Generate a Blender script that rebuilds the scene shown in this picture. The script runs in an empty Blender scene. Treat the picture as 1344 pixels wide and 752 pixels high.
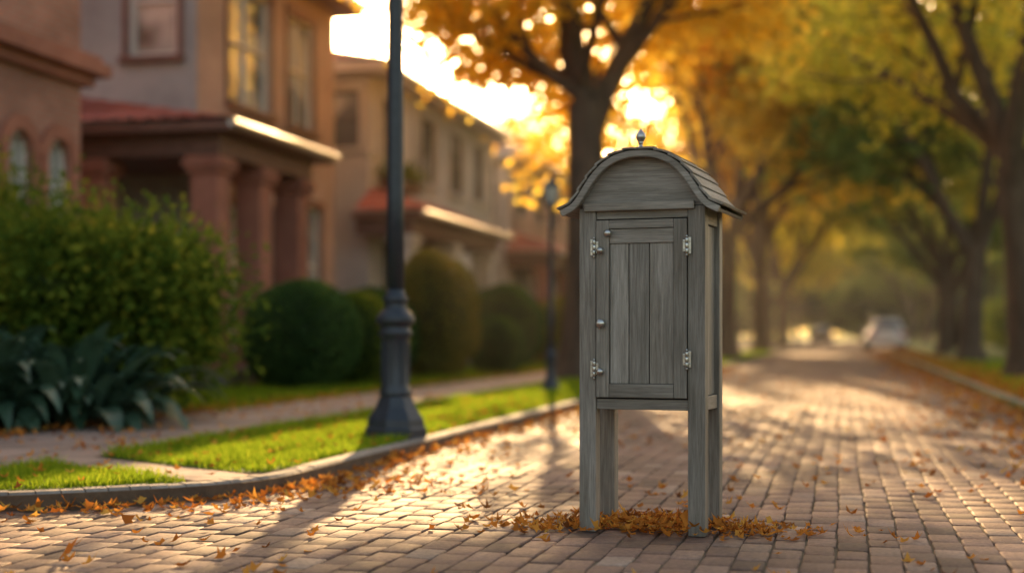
import bpy, bmesh, math, random
import numpy as np
from mathutils import Vector, Matrix
random.seed(7)
rng = np.random.default_rng(7)
scene = bpy.context.scene
COL = scene.collection

# ------------------------------------------------------------------ helpers
def link(o, parent=None, inv=False):
    COL.objects.link(o)
    if parent is not None:
        o.parent = parent
        if inv:
            o.matrix_parent_inverse = Matrix.Translation(-parent.location)
    return o

def empty(name, loc=(0, 0, 0), rz=0.0):
    e = bpy.data.objects.new(name, None)
    e.empty_display_size = 0.3
    e.location = loc
    e.rotation_euler = (0, 0, rz)
    COL.objects.link(e)
    return e

def fast_mesh(name, V, F, rnd=None, mats=(), matidx=None, smooth=False):
    V = np.asarray(V, dtype=np.float32); F = np.asarray(F, dtype=np.int32)
    m = bpy.data.meshes.new(name)
    n, k = F.shape
    m.vertices.add(len(V)); m.vertices.foreach_set("co", V.ravel())
    m.loops.add(n * k); m.loops.foreach_set("vertex_index", F.ravel())
    m.polygons.add(n)
    m.polygons.foreach_set("loop_start", np.arange(0, n * k, k, dtype=np.int32))
    m.polygons.foreach_set("loop_total", np.full(n, k, dtype=np.int32))
    if matidx is not None:
        m.polygons.foreach_set("material_index", np.asarray(matidx, dtype=np.int32))
    for mt in mats: m.materials.append(mt)
    m.update(calc_edges=True)
    if smooth:
        m.polygons.foreach_set("use_smooth", np.ones(n, dtype=bool))
    if rnd is not None:
        a = m.attributes.new("rnd", 'FLOAT', 'POINT')
        a.data.foreach_set("value", np.asarray(rnd, dtype=np.float32))
    m.validate()
    return m

def mesh_obj(name, V, F, mat, parent=None, inv=False, smooth=False):
    m = bpy.data.meshes.new(name)
    m.from_pydata([tuple(v) for v in V], [], [tuple(f) for f in F])
    if mat: m.materials.append(mat)
    if smooth:
        for p in m.polygons: p.use_smooth = True
    o = bpy.data.objects.new(name, m)
    return link(o, parent, inv)

def bm_obj(name, bm, mat, parent=None, inv=False, smooth=False):
    m = bpy.data.meshes.new(name)
    bmesh.ops.recalc_face_normals(bm, faces=bm.faces)
    bm.to_mesh(m); bm.free()
    if mat: m.materials.append(mat)
    if smooth:
        for p in m.polygons: p.use_smooth = True
    o = bpy.data.objects.new(name, m)
    return link(o, parent, inv)

def box(name, x0, x1, y0, y1, z0, z1, mat, parent=None, bev=0.003, inv=False, seg=2):
    bm = bmesh.new()
    bmesh.ops.create_cube(bm, size=1)
    for v in bm.verts:
        v.co = Vector(((x0 + x1) / 2 + v.co.x * (x1 - x0), (y0 + y1) / 2 + v.co.y * (y1 - y0), (z0 + z1) / 2 + v.co.z * (z1 - z0)))
    if bev > 0:
        bmesh.ops.bevel(bm, geom=bm.edges[:], offset=bev, segments=seg, affect='EDGES', profile=0.6)
    return bm_obj(name, bm, mat, parent, inv)

def lathe(name, prof, mat, parent=None, loc=(0, 0, 0), n=32, inv=False, rotx=0.0, flat=False):
    V = []; F = []
    for r, z in prof:
        for i in range(n):
            a = 2 * math.pi * i / n
            V.append((r * math.cos(a), r * math.sin(a), z))
    for j in range(len(prof) - 1):
        for i in range(n):
            F.append((j * n + i, j * n + (i + 1) % n, (j + 1) * n + (i + 1) % n, (j + 1) * n + i))
    F.append(tuple(range(n))[::-1]); F.append(tuple((len(prof) - 1) * n + i for i in range(n)))
    M = Matrix.Translation(loc) @ Matrix.Rotation(rotx, 4, 'X')
    V = [M @ Vector(v) for v in V]
    return mesh_obj(name, V, F, mat, parent, inv, smooth=not flat)

# ------------------------------------------------------------------ materials
def nm(name):
    m = bpy.data.materials.new(name); m.use_nodes = True
    nt = m.node_tree
    return m, nt, nt.nodes["Principled BSDF"], nt.nodes, nt.links

def ramp(N, cols, pos=None):
    r = N.new("ShaderNodeValToRGB")
    n = len(cols)
    pos = pos or [i / (n - 1) for i in range(n)]
    while len(r.color_ramp.elements) < n: r.color_ramp.elements.new(0.5)
    for e, c, p in zip(r.color_ramp.elements, cols, pos):
        e.position = p; e.color = (*c, 1)
    return r

def noise_mat(name, c1, c2, scale=5, rough=0.8, bump=0.2, scl=(1, 1, 1), detail=6, dist=0.01, metal=0.0, spec=0.5, big=None):
    m, nt, b, N, L = nm(name)
    tc = N.new("ShaderNodeTexCoord"); mp = N.new("ShaderNodeMapping"); mp.inputs["Scale"].default_value = scl
    L.new(tc.outputs["Object"], mp.inputs[0])
    no = N.new("ShaderNodeTexNoise"); no.inputs["Scale"].default_value = scale; no.inputs["Detail"].default_value = detail
    no.inputs["Roughness"].default_value = 0.65
    L.new(mp.outputs[0], no.inputs["Vector"])
    r = ramp(N, [c1, c2], [0.3, 0.72]); L.new(no.outputs["Fac"], r.inputs[0])
    out = r.outputs[0]
    if big:
        n2 = N.new("ShaderNodeTexNoise"); n2.inputs["Scale"].default_value = big; n2.inputs["Detail"].default_value = 3
        L.new(mp.outputs[0], n2.inputs["Vector"])
        r2 = ramp(N, [(0.62, 0.62, 0.62), (1.1, 1.1, 1.1)], [0.3, 0.7]); L.new(n2.outputs["Fac"], r2.inputs[0])
        mx = N.new("ShaderNodeMix"); mx.data_type = 'RGBA'; mx.blend_type = 'MULTIPLY'; mx.inputs[0].default_value = 1
        L.new(out, mx.inputs[6]); L.new(r2.outputs[0], mx.inputs[7]); out = mx.outputs[2]
    L.new(out, b.inputs["Base Color"])
    b.inputs["Roughness"].default_value = rough; b.inputs["Metallic"].default_value = metal
    b.inputs["Specular IOR Level"].default_value = spec
    if bump:
        bp = N.new("ShaderNodeBump"); bp.inputs["Strength"].default_value = bump; bp.inputs["Distance"].default_value = dist
        L.new(no.outputs["Fac"], bp.inputs["Height"]); L.new(bp.outputs[0], b.inputs["Normal"])
    return m

def wood_mat(name, axis):
    m, nt, b, N, L = nm(name)
    tc = N.new("ShaderNodeTexCoord"); oi = N.new("ShaderNodeObjectInfo")
    sc = N.new("ShaderNodeVectorMath"); sc.operation = 'SCALE'; sc.inputs[0].default_value = (7.3, 3.1, 5.7)
    L.new(oi.outputs["Random"], sc.inputs["Scale"])
    ad = N.new("ShaderNodeVectorMath"); L.new(tc.outputs["Object"], ad.inputs[0]); L.new(sc.outputs[0], ad.inputs[1])
    def noise(a, along, sca, det, ro):
        mp = N.new("ShaderNodeMapping"); s = [a, a, a]; s[axis] = along; mp.inputs["Scale"].default_value = s
        L.new(ad.outputs[0], mp.inputs[0])
        n = N.new("ShaderNodeTexNoise"); n.inputs["Scale"].default_value = sca; n.inputs["Detail"].default_value = det
        n.inputs["Roughness"].default_value = ro; n.inputs["Distortion"].default_value = 0.35
        L.new(mp.outputs[0], n.inputs["Vector"]); return n
    fine = noise(150, 7, 1, 5, 0.7); mid = noise(34, 2.2, 1, 4, 0.6); big = noise(5, 2, 1, 3, 0.5)
    r1 = ramp(N, [(0.155, 0.134, 0.112), (0.258, 0.231, 0.2), (0.37, 0.336, 0.295)], [0.3, 0.5, 0.72]); L.new(fine.outputs["Fac"], r1.inputs[0])
    r2 = ramp(N, [(0.74, 0.72, 0.68), (1.06, 1.05, 1.04)], [0.34, 0.62]); L.new(mid.outputs["Fac"], r2.inputs[0])
    r3 = ramp(N, [(0.72, 0.69, 0.64), (1.08, 1.08, 1.08)], [0.35, 0.65]); L.new(big.outputs["Fac"], r3.inputs[0])
    m1 = N.new("ShaderNodeMix"); m1.data_type = 'RGBA'; m1.blend_type = 'MULTIPLY'; m1.inputs[0].default_value = 1
    L.new(r1.outputs[0], m1.inputs[6]); L.new(r2.outputs[0], m1.inputs[7])
    m2 = N.new("ShaderNodeMix"); m2.data_type = 'RGBA'; m2.blend_type = 'MULTIPLY'; m2.inputs[0].default_value = 1
    L.new(m1.outputs[2], m2.inputs[6]); L.new(r3.outputs[0], m2.inputs[7])
    mr = N.new("ShaderNodeMapRange"); mr.inputs[3].default_value = 0.84; mr.inputs[4].default_value = 1.12
    L.new(oi.outputs["Random"], mr.inputs[0])
    m3 = N.new("ShaderNodeVectorMath"); m3.operation = 'SCALE'; L.new(m2.outputs[2], m3.inputs[0]); L.new(mr.outputs[0], m3.inputs["Scale"])
    L.new(m3.outputs[0], b.inputs["Base Color"])
    b.inputs["Roughness"].default_value = 0.6
    am = N.new("ShaderNodeMath"); am.operation = 'ADD'; L.new(fine.outputs["Fac"], am.inputs[0]); L.new(mid.outputs["Fac"], am.inputs[1])
    bp = N.new("ShaderNodeBump"); bp.inputs["Strength"].default_value = 0.4; bp.inputs["Distance"].default_value = 0.002
    L.new(am.outputs[0], bp.inputs["Height"]); L.new(bp.outputs[0], b.inputs["Normal"])
    return m

def leaf_mat(name, cols, trans=0.5, rough=0.6, pos=None):
    m, nt, b, N, L = nm(name)
    at = N.new("ShaderNodeAttribute"); at.attribute_name = "rnd"
    r = ramp(N, cols, pos); L.new(at.outputs["Fac"], r.inputs[0])
    d = N.new("ShaderNodeBsdfDiffuse"); L.new(r.outputs[0], d.inputs[0])
    base = d
    if rough < 0.5:
        L.new(r.outputs[0], b.inputs["Base Color"]); b.inputs["Roughness"].default_value = rough; base = b
    t = N.new("ShaderNodeBsdfTranslucent"); L.new(r.outputs[0], t.inputs[0])
    mx = N.new("ShaderNodeMixShader"); mx.inputs[0].default_value = trans
    L.new(base.outputs[0], mx.inputs[1]); L.new(t.outputs[0], mx.inputs[2])
    L.new(mx.outputs[0], N["Material Output"].inputs[0])
    return m

def brick_mat(name, c1, c2, mortar, bw, bh, mode='wall', msize=0.012, rough=0.85):
    m, nt, b, N, L = nm(name)
    tc = N.new("ShaderNodeTexCoord"); sep = N.new("ShaderNodeSeparateXYZ"); L.new(tc.outputs["Object"], sep.inputs[0])
    cb = N.new("ShaderNodeCombineXYZ")
    if mode == 'wall':
        s = N.new("ShaderNodeMath"); L.new(sep.outputs[0], s.inputs[0]); L.new(sep.outputs[1], s.inputs[1])
        L.new(s.outputs[0], cb.inputs[0]); L.new(sep.outputs[2], cb.inputs[1])
    else:
        L.new(sep.outputs[1], cb.inputs[0]); L.new(sep.outputs[0], cb.inputs[1])
    br = N.new("ShaderNodeTexBrick"); br.inputs["Scale"].default_value = 1
    br.inputs["Brick Width"].default_value = bw; br.inputs["Row Height"].default_value = bh
    br.inputs["Mortar Size"].default_value = msize; br.inputs["Bias"].default_value = 0
    br.inputs["Color1"].default_value = (*c1, 1); br.inputs["Color2"].default_value = (*c2, 1); br.inputs["Mortar"].default_value = (*mortar, 1)
    L.new(cb.outputs[0], br.inputs["Vector"])
    no = N.new("ShaderNodeTexNoise"); no.inputs["Scale"].default_value = 1.3; no.inputs["Detail"].default_value = 5
    L.new(tc.outputs["Object"], no.inputs["Vector"])
    r2 = ramp(N, [(0.65, 0.65, 0.65), (1.15, 1.15, 1.15)], [0.3, 0.7]); L.new(no.outputs["Fac"], r2.inputs[0])
    mx = N.new("ShaderNodeMix"); mx.data_type = 'RGBA'; mx.blend_type = 'MULTIPLY'; mx.inputs[0].default_value = 1
    L.new(br.outputs[0], mx.inputs[6]); L.new(r2.outputs[0], mx.inputs[7]); L.new(mx.outputs[2], b.inputs["Base Color"])
    b.inputs["Roughness"].default_value = rough; b.inputs["Specular IOR Level"].default_value = 0.3
    bp = N.new("ShaderNodeBump"); bp.invert = True; bp.inputs["Strength"].default_value = 0.6; bp.inputs["Distance"].default_value = 0.01
    L.new(br.outputs["Fac"], bp.inputs["Height"]); L.new(bp.outputs[0], b.inputs["Normal"])
    return m

M_WX, M_WY, M_WZ = wood_mat("weathered_wood_x", 0), wood_mat("weathered_wood_y", 1), wood_mat("weathered_wood_z", 2)
M_METAL = noise_mat("brushed_steel", (0.35, 0.34, 0.32), (0.6, 0.58, 0.55), 40, 0.3, 0.1, metal=1.0, dist=0.001)
M_DARKIN = noise_mat("dark_gap", (0.02, 0.018, 0.015), (0.03, 0.027, 0.023), 10, 0.9, 0)
M_LAMP = noise_mat("black_painted_iron", (0.018, 0.024, 0.034), (0.035, 0.042, 0.055), 18, 0.38, 0.15, dist=0.002)
M_KERB = noise_mat("kerb_concrete", (0.2, 0.17, 0.145), (0.34, 0.3, 0.26), 14, 0.85, 0.4, dist=0.006, big=1.5)
M_SOIL = noise_mat("soil", (0.08, 0.05, 0.032), (0.17, 0.11, 0.065), 9, 0.95, 0.6, dist=0.03)
M_GROUND = noise_mat("ground_grass_far", (0.09, 0.13, 0.018), (0.19, 0.24, 0.035), 3, 0.95, 0.4, dist=0.03, big=0.2)
M_JOINT = noise_mat("joint_sand", (0.055, 0.046, 0.026), (0.12, 0.085, 0.055), 30, 0.95, 0.4, dist=0.004)
M_BARK = noise_mat("bark", (0.05, 0.032, 0.02), (0.15, 0.1, 0.065), 9, 0.9, 0.8, scl=(1, 1, 0.18), dist=0.03)
M_SIDEWALK = brick_mat("sidewalk_slabs", (0.36, 0.26, 0.215), (0.3, 0.215, 0.18), (0.1, 0.08, 0.065), 0.9, 0.65, 'ground', 0.012)
M_ROADFAR = brick_mat("brick_paving_far", (0.32, 0.19, 0.145), (0.24, 0.145, 0.112), (0.12, 0.08, 0.055), 0.2, 0.11, 'ground', 0.007, 0.8)
M_GLASS, nt, b, N, L = nm("window_glass")
tc = N.new("ShaderNodeTexCoord"); no = N.new("ShaderNodeTexNoise"); no.inputs["Scale"].default_value = .9; L.new(tc.outputs["Object"], no.inputs["Vector"])
r = ramp(N, [(0.07, 0.08, 0.08), (0.5, 0.49, 0.45)], [.4, .56]); L.new(no.outputs["Fac"], r.inputs[0]); L.new(r.outputs[0], b.inputs["Base Color"])  # pale noise patches paint curtains and reflections into the glass colour
b.inputs["Roughness"].default_value = 0.05; b.inputs["Specular IOR Level"].default_value = 1.0; b.inputs["IOR"].default_value = 1.8
M_FRAMEW = noise_mat("window_frame_paint", (0.6, 0.57, 0.52), (0.7, 0.66, 0.6), 8, 0.5, 0)
M_FRAMED = noise_mat("dark_frame_paint", (0.05, 0.04, 0.04), (0.075, 0.06, 0.055), 8, 0.5, 0)

M_BRICK, nt, b, N, L = nm("brick_paving")
at = N.new("ShaderNodeAttribute"); at.attribute_name = "rnd"
r = ramp(N, [(0.135, 0.085, 0.066), (0.225, 0.138, 0.105), (0.29, 0.175, 0.132), (0.36, 0.26, 0.205)]); L.new(at.outputs["Fac"], r.inputs[0])
tc = N.new("ShaderNodeTexCoord")
no = N.new("ShaderNodeTexNoise"); no.inputs["Scale"].default_value = 45; no.inputs["Detail"].default_value = 6; no.inputs["Roughness"].default_value = 0.7
L.new(tc.outputs["Object"], no.inputs["Vector"])
n2 = N.new("ShaderNodeTexNoise"); n2.inputs["Scale"].default_value = 1.1; n2.inputs["Detail"].default_value = 4
L.new(tc.outputs["Object"], n2.inputs["Vector"])
r1 = ramp(N, [(0.55, 0.55, 0.55), (1.22, 1.22, 1.22)], [0.3, 0.7]); L.new(no.outputs["Fac"], r1.inputs[0])
r2 = ramp(N, [(0.66, 0.65, 0.62), (1.12, 1.12, 1.12)], [0.35, 0.65]); L.new(n2.outputs["Fac"], r2.inputs[0])
m1 = N.new("ShaderNodeMix"); m1.data_type = 'RGBA'; m1.blend_type = 'MULTIPLY'; m1.inputs[0].default_value = 1
m2 = N.new("ShaderNodeMix"); m2.data_type = 'RGBA'; m2.blend_type = 'MULTIPLY'; m2.inputs[0].default_value = 1
L.new(r.outputs[0], m1.inputs[6]); L.new(r1.outputs[0], m1.inputs[7]); L.new(m1.outputs[2], m2.inputs[6]); L.new(r2.outputs[0], m2.inputs[7])
L.new(m2.outputs[2], b.inputs["Base Color"]); b.inputs["Roughness"].default_value = 0.72; b.inputs["Specular IOR Level"].default_value = 0.3
bp = N.new("ShaderNodeBump"); bp.inputs["Strength"].default_value = 0.8; bp.inputs["Distance"].default_value = 0.005
L.new(no.outputs["Fac"], bp.inputs["Height"]); L.new(bp.outputs[0], b.inputs["Normal"])

M_GOLD = leaf_mat("golden_leaves", [(0.66, 0.34, 0.025), (0.82, 0.53, 0.05), (0.88, 0.66, 0.1), (0.72, 0.62, 0.12)], 0.7)
M_YGREEN = leaf_mat("yellow_green_leaves", [(0.3, 0.33, 0.04), (0.55, 0.52, 0.06), (0.78, 0.62, 0.08), (0.85, 0.56, 0.06)], 0.68)
M_GREEN = leaf_mat("green_leaves", [(0.12, 0.18, 0.05), (0.2, 0.28, 0.07), (0.34, 0.38, 0.09), (0.58, 0.5, 0.1)], 0.65)
M_SHRUB = leaf_mat("shrub_leaves", [(0.035, 0.075, 0.015), (0.08, 0.14, 0.022), (0.18, 0.23, 0.03), (0.48, 0.4, 0.045)], 0.5)
M_HEDGE = leaf_mat("hedge_leaves", [(0.045, 0.1, 0.03), (0.08, 0.15, 0.042), (0.14, 0.22, 0.055)], 0.45)
M_OLIVE = leaf_mat("olive_shrub_leaves", [(0.14, 0.13, 0.03), (0.24, 0.21, 0.045), (0.4, 0.31, 0.07)], 0.5)
M_HOSTA = leaf_mat("broad_leaf", [(0.045, 0.095, 0.055), (0.085, 0.15, 0.095)], 0.25, 0.35)
M_GRASS = leaf_mat("grass_blades", [(0.13, 0.22, 0.012), (0.22, 0.33, 0.02), (0.38, 0.43, 0.035)], 0.58)
M_FALLEN = leaf_mat("fallen_leaf", [(0.18, 0.065, 0.02), (0.44, 0.155, 0.03), (0.62, 0.25, 0.045), (0.66, 0.38, 0.08)], 0.38, 0.6)
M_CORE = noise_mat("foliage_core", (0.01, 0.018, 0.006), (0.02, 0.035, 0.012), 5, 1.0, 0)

# ------------------------------------------------------------------ camera
YAW = math.radians(13.2); H = 0.75
cam_d = bpy.data.cameras.new("camera"); cam = bpy.data.objects.new("camera", cam_d); COL.objects.link(cam)
cam.location = (0, 0, H); cam.rotation_euler = (math.radians(90), 0, YAW)
cam_d.lens = 50; cam_d.sensor_width = 36; cam_d.shift_y = 64 / 1344
cam_d.clip_start = 0.05; cam_d.clip_end = 4000
cam_d.dof.use_dof = True; cam_d.dof.focus_distance = 5.4; cam_d.dof.aperture_fstop = 0.95
scene.camera = cam

# ------------------------------------------------------------------ light
SUN_EL = math.radians(14.0); SUN_AZ = math.radians(-11.8)
w = bpy.data.worlds.new("World"); scene.world = w; w.use_nodes = True
nt = w.node_tree; bg = nt.nodes["Background"]
sky = nt.nodes.new("ShaderNodeTexSky"); sky.sky_type = 'NISHITA'; sky.sun_disc = False
sky.sun_elevation = SUN_EL; sky.sun_rotation = SUN_AZ % (2 * math.pi)
sky.air_density = 1.0; sky.dust_density = 5.0; sky.ozone_density = 0.4
wb = nt.nodes.new("ShaderNodeMix"); wb.data_type = 'RGBA'; wb.blend_type = 'MULTIPLY'; wb.inputs[0].default_value = 1
wb.inputs[7].default_value = (1.12, 1.0, 0.86, 1)
nt.links.new(sky.outputs[0], wb.inputs[6]); nt.links.new(wb.outputs[2], bg.inputs[0]); bg.inputs[1].default_value = 0.42
S = Vector((math.sin(SUN_AZ) * math.cos(SUN_EL), math.cos(SUN_AZ) * math.cos(SUN_EL), math.sin(SUN_EL)))
sl = bpy.data.lights.new("sun", 'SUN'); sun = bpy.data.objects.new("sun", sl); COL.objects.link(sun)
sl.energy = 15.0; sl.angle = math.radians(0.5); sl.color = (1.0, 0.63, 0.29)
sun.rotation_euler = S.to_track_quat('Z', 'Y').to_euler(); sun.location = S * 60
scene.view_settings.view_transform = 'Standard'; scene.view_settings.look = 'None'; scene.view_settings.exposure = 0

# thin evening haze along the avenue
hz = bpy.data.materials.new("evening_haze"); hz.use_nodes = True
hn = hz.node_tree; hn.nodes.remove(hn.nodes["Principled BSDF"])
vs_ = hn.nodes.new("ShaderNodeVolumeScatter"); vs_.inputs["Color"].default_value = (1, .93, .8, 1); vs_.inputs["Density"].default_value = 0.0008; vs_.inputs["Anisotropy"].default_value = 0.5
hn.links.new(vs_.outputs[0], hn.nodes["Material Output"].inputs["Volume"])
box("evening_haze", -60, 45, 14, 240, -0.5, 22, hz, None, 0)

# ------------------------------------------------------------------ ground
KH = 0.075
mesh_obj("ground", [(-1500, -1500, -0.06), (1500, -1500, -0.06), (1500, 1500, -0.06), (-1500, 1500, -0.06)], [(0, 1, 2, 3)], M_GROUND)
def poly_sheet(name, pts, z, mat, thick=0.0):
    bm = bmesh.new()
    vs = [bm.verts.new((p[0], p[1], z)) for p in pts]
    f = bm.faces.new(vs)
    if thick:
        r = bmesh.ops.extrude_face_region(bm, geom=[f])
        for v in [g for g in r["geom"] if isinstance(g, bmesh.types.BMVert)]: v.co.z -= thick
    bmesh.ops.triangulate(bm, faces=[f for f in bm.faces if len(f.verts) > 4])
    return bm_obj(name, bm, mat)
def curve_pts(pts, n=8):
    out = []
    P = [np.array(p, float) for p in pts]
    P = [2 * P[0] - P[1]] + P + [2 * P[-1] - P[-2]]
    for i in range(1, len(P) - 2):
        for t in np.linspace(0, 1, n, endpoint=False):
            a, b_, c, d = P[i - 1], P[i], P[i + 1], P[i + 2]
            out.append(tuple(0.5 * ((2 * b_) + (-a + c) * t + (2 * a - 5 * b_ + 4 * c - d) * t * t + (-a + 3 * b_ - 3 * c + d) * t ** 3)))
    out.append(tuple(P[-2])); return out
edge = [(-2.65, 400), (-2.65, 60), (-2.65, 20), (-2.65, 8)] + curve_pts([(-2.65, 7.0), (-2.66, 6.45), (-2.8, 6.05), (-3.15, 5.68), (-3.7, 5.3), (-4.6, 4.95), (-6.0, 4.65)], 6) + [(-9, 4.5), (-60, 4.4)]
land = edge + [(-60, 400)]
poly_sheet("garden_ground", land, KH - 0.01, M_SOIL, 0.15)
rland = [(1.7, -20), (60, -20), (60, 400), (3.4, 400), (3.4, 66), (1.7, 62)]
poly_sheet("grass_verge", rland, KH - 0.01, M_GROUND, 0.15)

def kerb(name, path, side=1):
    P = [np.array(p, float) for p in path]
    V = []; F = []
    def blk(a, b_):
        d = b_ - a; l = np.linalg.norm(d); d = d / l; n = np.array([-d[1], d[0]]) * side
        a2 = a + d * 0.003; b2 = b_ - d * 0.003
        prof = [(0, -0.05), (0.004, KH - 0.03), (0.014, KH - 0.008), (0.03, KH + 0.002), (0.1, KH + 0.003), (0.12, KH - 0.004), (0.12, -0.05)]
        dz = random.uniform(-0.003, 0.003)
        base = len(V)
        for q in (a2, b2):
            for o, z in prof:
                p = q + n * o; V.append((p[0], p[1], z + dz))
        k = len(prof)
        for i in range(k - 1): F.append((base + i, base + i + 1, base + k + i + 1, base + k + i))
        F.append(tuple(base + i for i in range(k))); F.append(tuple(base + k + i for i in range(k))[::-1])
    for a, b_ in zip(P[:-1], P[1:]):
        l = np.linalg.norm(b_ - a); n = max(1, int(round(l / 0.9))) if l < 60 else max(1, int(l / 4))
        for i in range(n): blk(a + (b_ - a) * i / n, a + (b_ - a) * (i + 1) / n)
    bm = bmesh.new(); vs = [bm.verts.new(v) for v in V]
    for f in F: bm.faces.new([vs[i] for i in f])
    return bm_obj(name, bm, M_KERB)
kerb("kerb", edge, side=-1)
kerb("kerb", [(1.7, -10), (1.7, 62), (3.4, 66), (3.4, 400)], side=-1)
SW0, SW1 = -5.45, -4.1
poly_sheet("sidewalk", [(SW0, 4.75), (SW1, 5.4), (SW1, 6.85), (SW1, 7.25), (SW1, 300), (SW0, 300)], KH - 0.004, M_SIDEWALK)
poly_sheet("footpath", [(SW1, 7.2), (-3.4, 6.78), (-2.9, 6.52), (-2.79, 6.4), (-2.95, 6.12), (-3.4, 6.42), (SW1, 6.82)], KH - 0.003, M_SIDEWALK)
mesh_obj("road", [(-40, -20, -0.009), (1.75, -20, -0.009), (1.75, 46, -0.009), (-40, 46, -0.009)], [(0, 1, 2, 3)], M_JOINT)
mesh_obj("brick_road", [(-2.7, 46, -0.001), (1.75, 46, -0.001), (1.75, 62, -0.001), (3.45, 66, -0.001), (3.45, 400, -0.001), (-2.7, 400, -0.001)], [(0, 1, 2, 3, 4, 5)], M_ROADFAR)
mesh_obj("side_street", [(-40, -20, -0.002), (-9.1, -20, -0.002), (-9.1, 4.7, -0.002), (-40, 4.7, -0.002)], [(0, 1, 2, 3)], M_ROADFAR)
mesh_obj("brick_road", [(-9.1, -20, -0.002), (1.75, -20, -0.002), (1.75, 1.05, -0.002), (-9.1, 1.05, -0.002)], [(0, 1, 2, 3)], M_ROADFAR)

def in_poly(px, py, poly):
    poly = np.array(poly); inside = np.zeros(len(px), bool); n = len(poly); j = n - 1
    for i in range(n):
        xi, yi = poly[i]; xj, yj = poly[j]
        c = ((yi > py) != (yj > py)) & (px < (xj - xi) * (py - yi) / ((yj - yi) + 1e-12) + xi)
        inside ^= c; j = i
    return inside
bw, bl = 0.11, 0.2
xs = np.arange(-9.0, 1.76, bw); cx = []; cy = []
for i, x in enumerate(xs):
    off = 0.1 * (i % 2) + rng.normal(0, .006)
    ys = np.arange(1.2 + off, 46, bl); cx.append(np.full(len(ys), x)); cy.append(ys)
cx = np.concatenate(cx); cy = np.concatenate(cy)
keep = ~in_poly(cx, cy, land) & ~((cx < -2.72) & (cy > 6.2))
cx, cy = cx[keep], cy[keep]; n = len(cx)
hx = bw / 2 - 0.0034 + rng.normal(0, 0.001, n); hy = bl / 2 - 0.0034 + rng.normal(0, 0.0015, n)
cx = cx + rng.normal(0, 0.0018, n) + .006 * np.sin(cy * 1.3); cy = cy + rng.normal(0, 0.003, n)
zt = rng.normal(0, 0.0012, n) + .003 * np.sin(cx * 3.1) * np.sin(cy * 1.7); tx = rng.normal(0, 0.012, n); ty = rng.normal(0, 0.007, n); ra = rng.normal(0, 0.010, n)
V = np.zeros((n, 12, 3))
levels = [(0.0, -0.014), (0.0, -0.003), (0.006, 0.0)]
for li, (ins, dz) in enumerate(levels):
    for k, (sx, sy) in enumerate([(-1, -1), (1, -1), (1, 1), (-1, 1)]):
        jx = rng.normal(0, .0012, n); lx = sx * (hx - ins) + jx; ly = sy * (hy - ins)
        V[:, li * 4 + k, 0] = cx + lx - ly * ra; V[:, li * 4 + k, 1] = cy + ly + lx * ra
        V[:, li * 4 + k, 2] = dz + zt + tx * lx + ty * ly
fl = [(8, 9, 10, 11)]
for li in (0, 1):
    for k in range(4): fl.append((li * 4 + k, li * 4 + (k + 1) % 4, li * 4 + 4 + (k + 1) % 4, li * 4 + 4 + k))
F = (np.arange(n)[:, None, None] * 12 + np.array(fl)[None]).reshape(-1, 4)
rn = np.clip(rng.normal(0.5, 0.26, n), 0, 1)
me = fast_mesh("paving_bricks", V.reshape(-1, 3), F, np.repeat(rn, 12), [M_BRICK])
link(bpy.data.objects.new("paving_bricks", me))

# ------------------------------------------------------------------ foliage helpers
def unit(n):
    v = rng.normal(size=(n, 3)); return v / np.linalg.norm(v, axis=1, keepdims=True)
def leaf_quads(P, size, aspect=0.6, A=None):
    n = len(P); a = unit(n) if A is None else A / np.linalg.norm(A, axis=1, keepdims=True)
    b = np.cross(a, unit(n)); b /= np.linalg.norm(b, axis=1, keepdims=True) + 1e-9
    s = np.asarray(size)[:, None] if np.ndim(size) else np.full((n, 1), size)
    c = np.cross(a, b)
    V = np.stack([P - a * s * .5, P + b * s * aspect * .5 + c * s * .08, P + a * s * .5, P - b * s * aspect * .5 + c * s * .08], axis=1)
    F = np.arange(n * 4).reshape(n, 4)
    return V.reshape(-1, 3), F

def grass_mesh(name, poly, dens, h=0.045, zb=KH - 0.01, fall=None):
    poly = np.array(poly); mn = poly.min(0); mx = poly.max(0); n = int((mx - mn).prod() * dens)
    p = rng.uniform(mn, mx, (n, 2)); k = in_poly(p[:, 0], p[:, 1], poly)
    if fall is not None: k &= rng.random(n) < np.clip(fall / p[:, 1], 0, 1) ** 1.3
    p = p[k]; n = len(p)
    hh = h * rng.uniform(0.5, 1.25, n) * (1 + 0.35 * np.sin(p[:, 0] * 9 + np.sin(p[:, 1] * 6)))
    wd = 0.0028 + 0.0006 * p[:, 1] * 0.6
    ang = rng.uniform(0, 2 * np.pi, n); lean = rng.normal(0, 0.5, (n, 2)) * hh[:, None]
    d = np.stack([np.cos(ang), np.sin(ang)], 1) * wd[:, None]
    z0 = np.full(n, zb)
    V = np.stack([np.c_[p - d, z0], np.c_[p + d, z0], np.c_[p + lean, z0 + hh]], 1).reshape(-1, 3)
    me = fast_mesh(name, V, np.arange(n * 3).reshape(n, 3), np.repeat(np.clip(rng.normal(.5, .25, n), 0, 1), 3), [M_GRASS])
    return link(bpy.data.objects.new(name, me))

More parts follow.
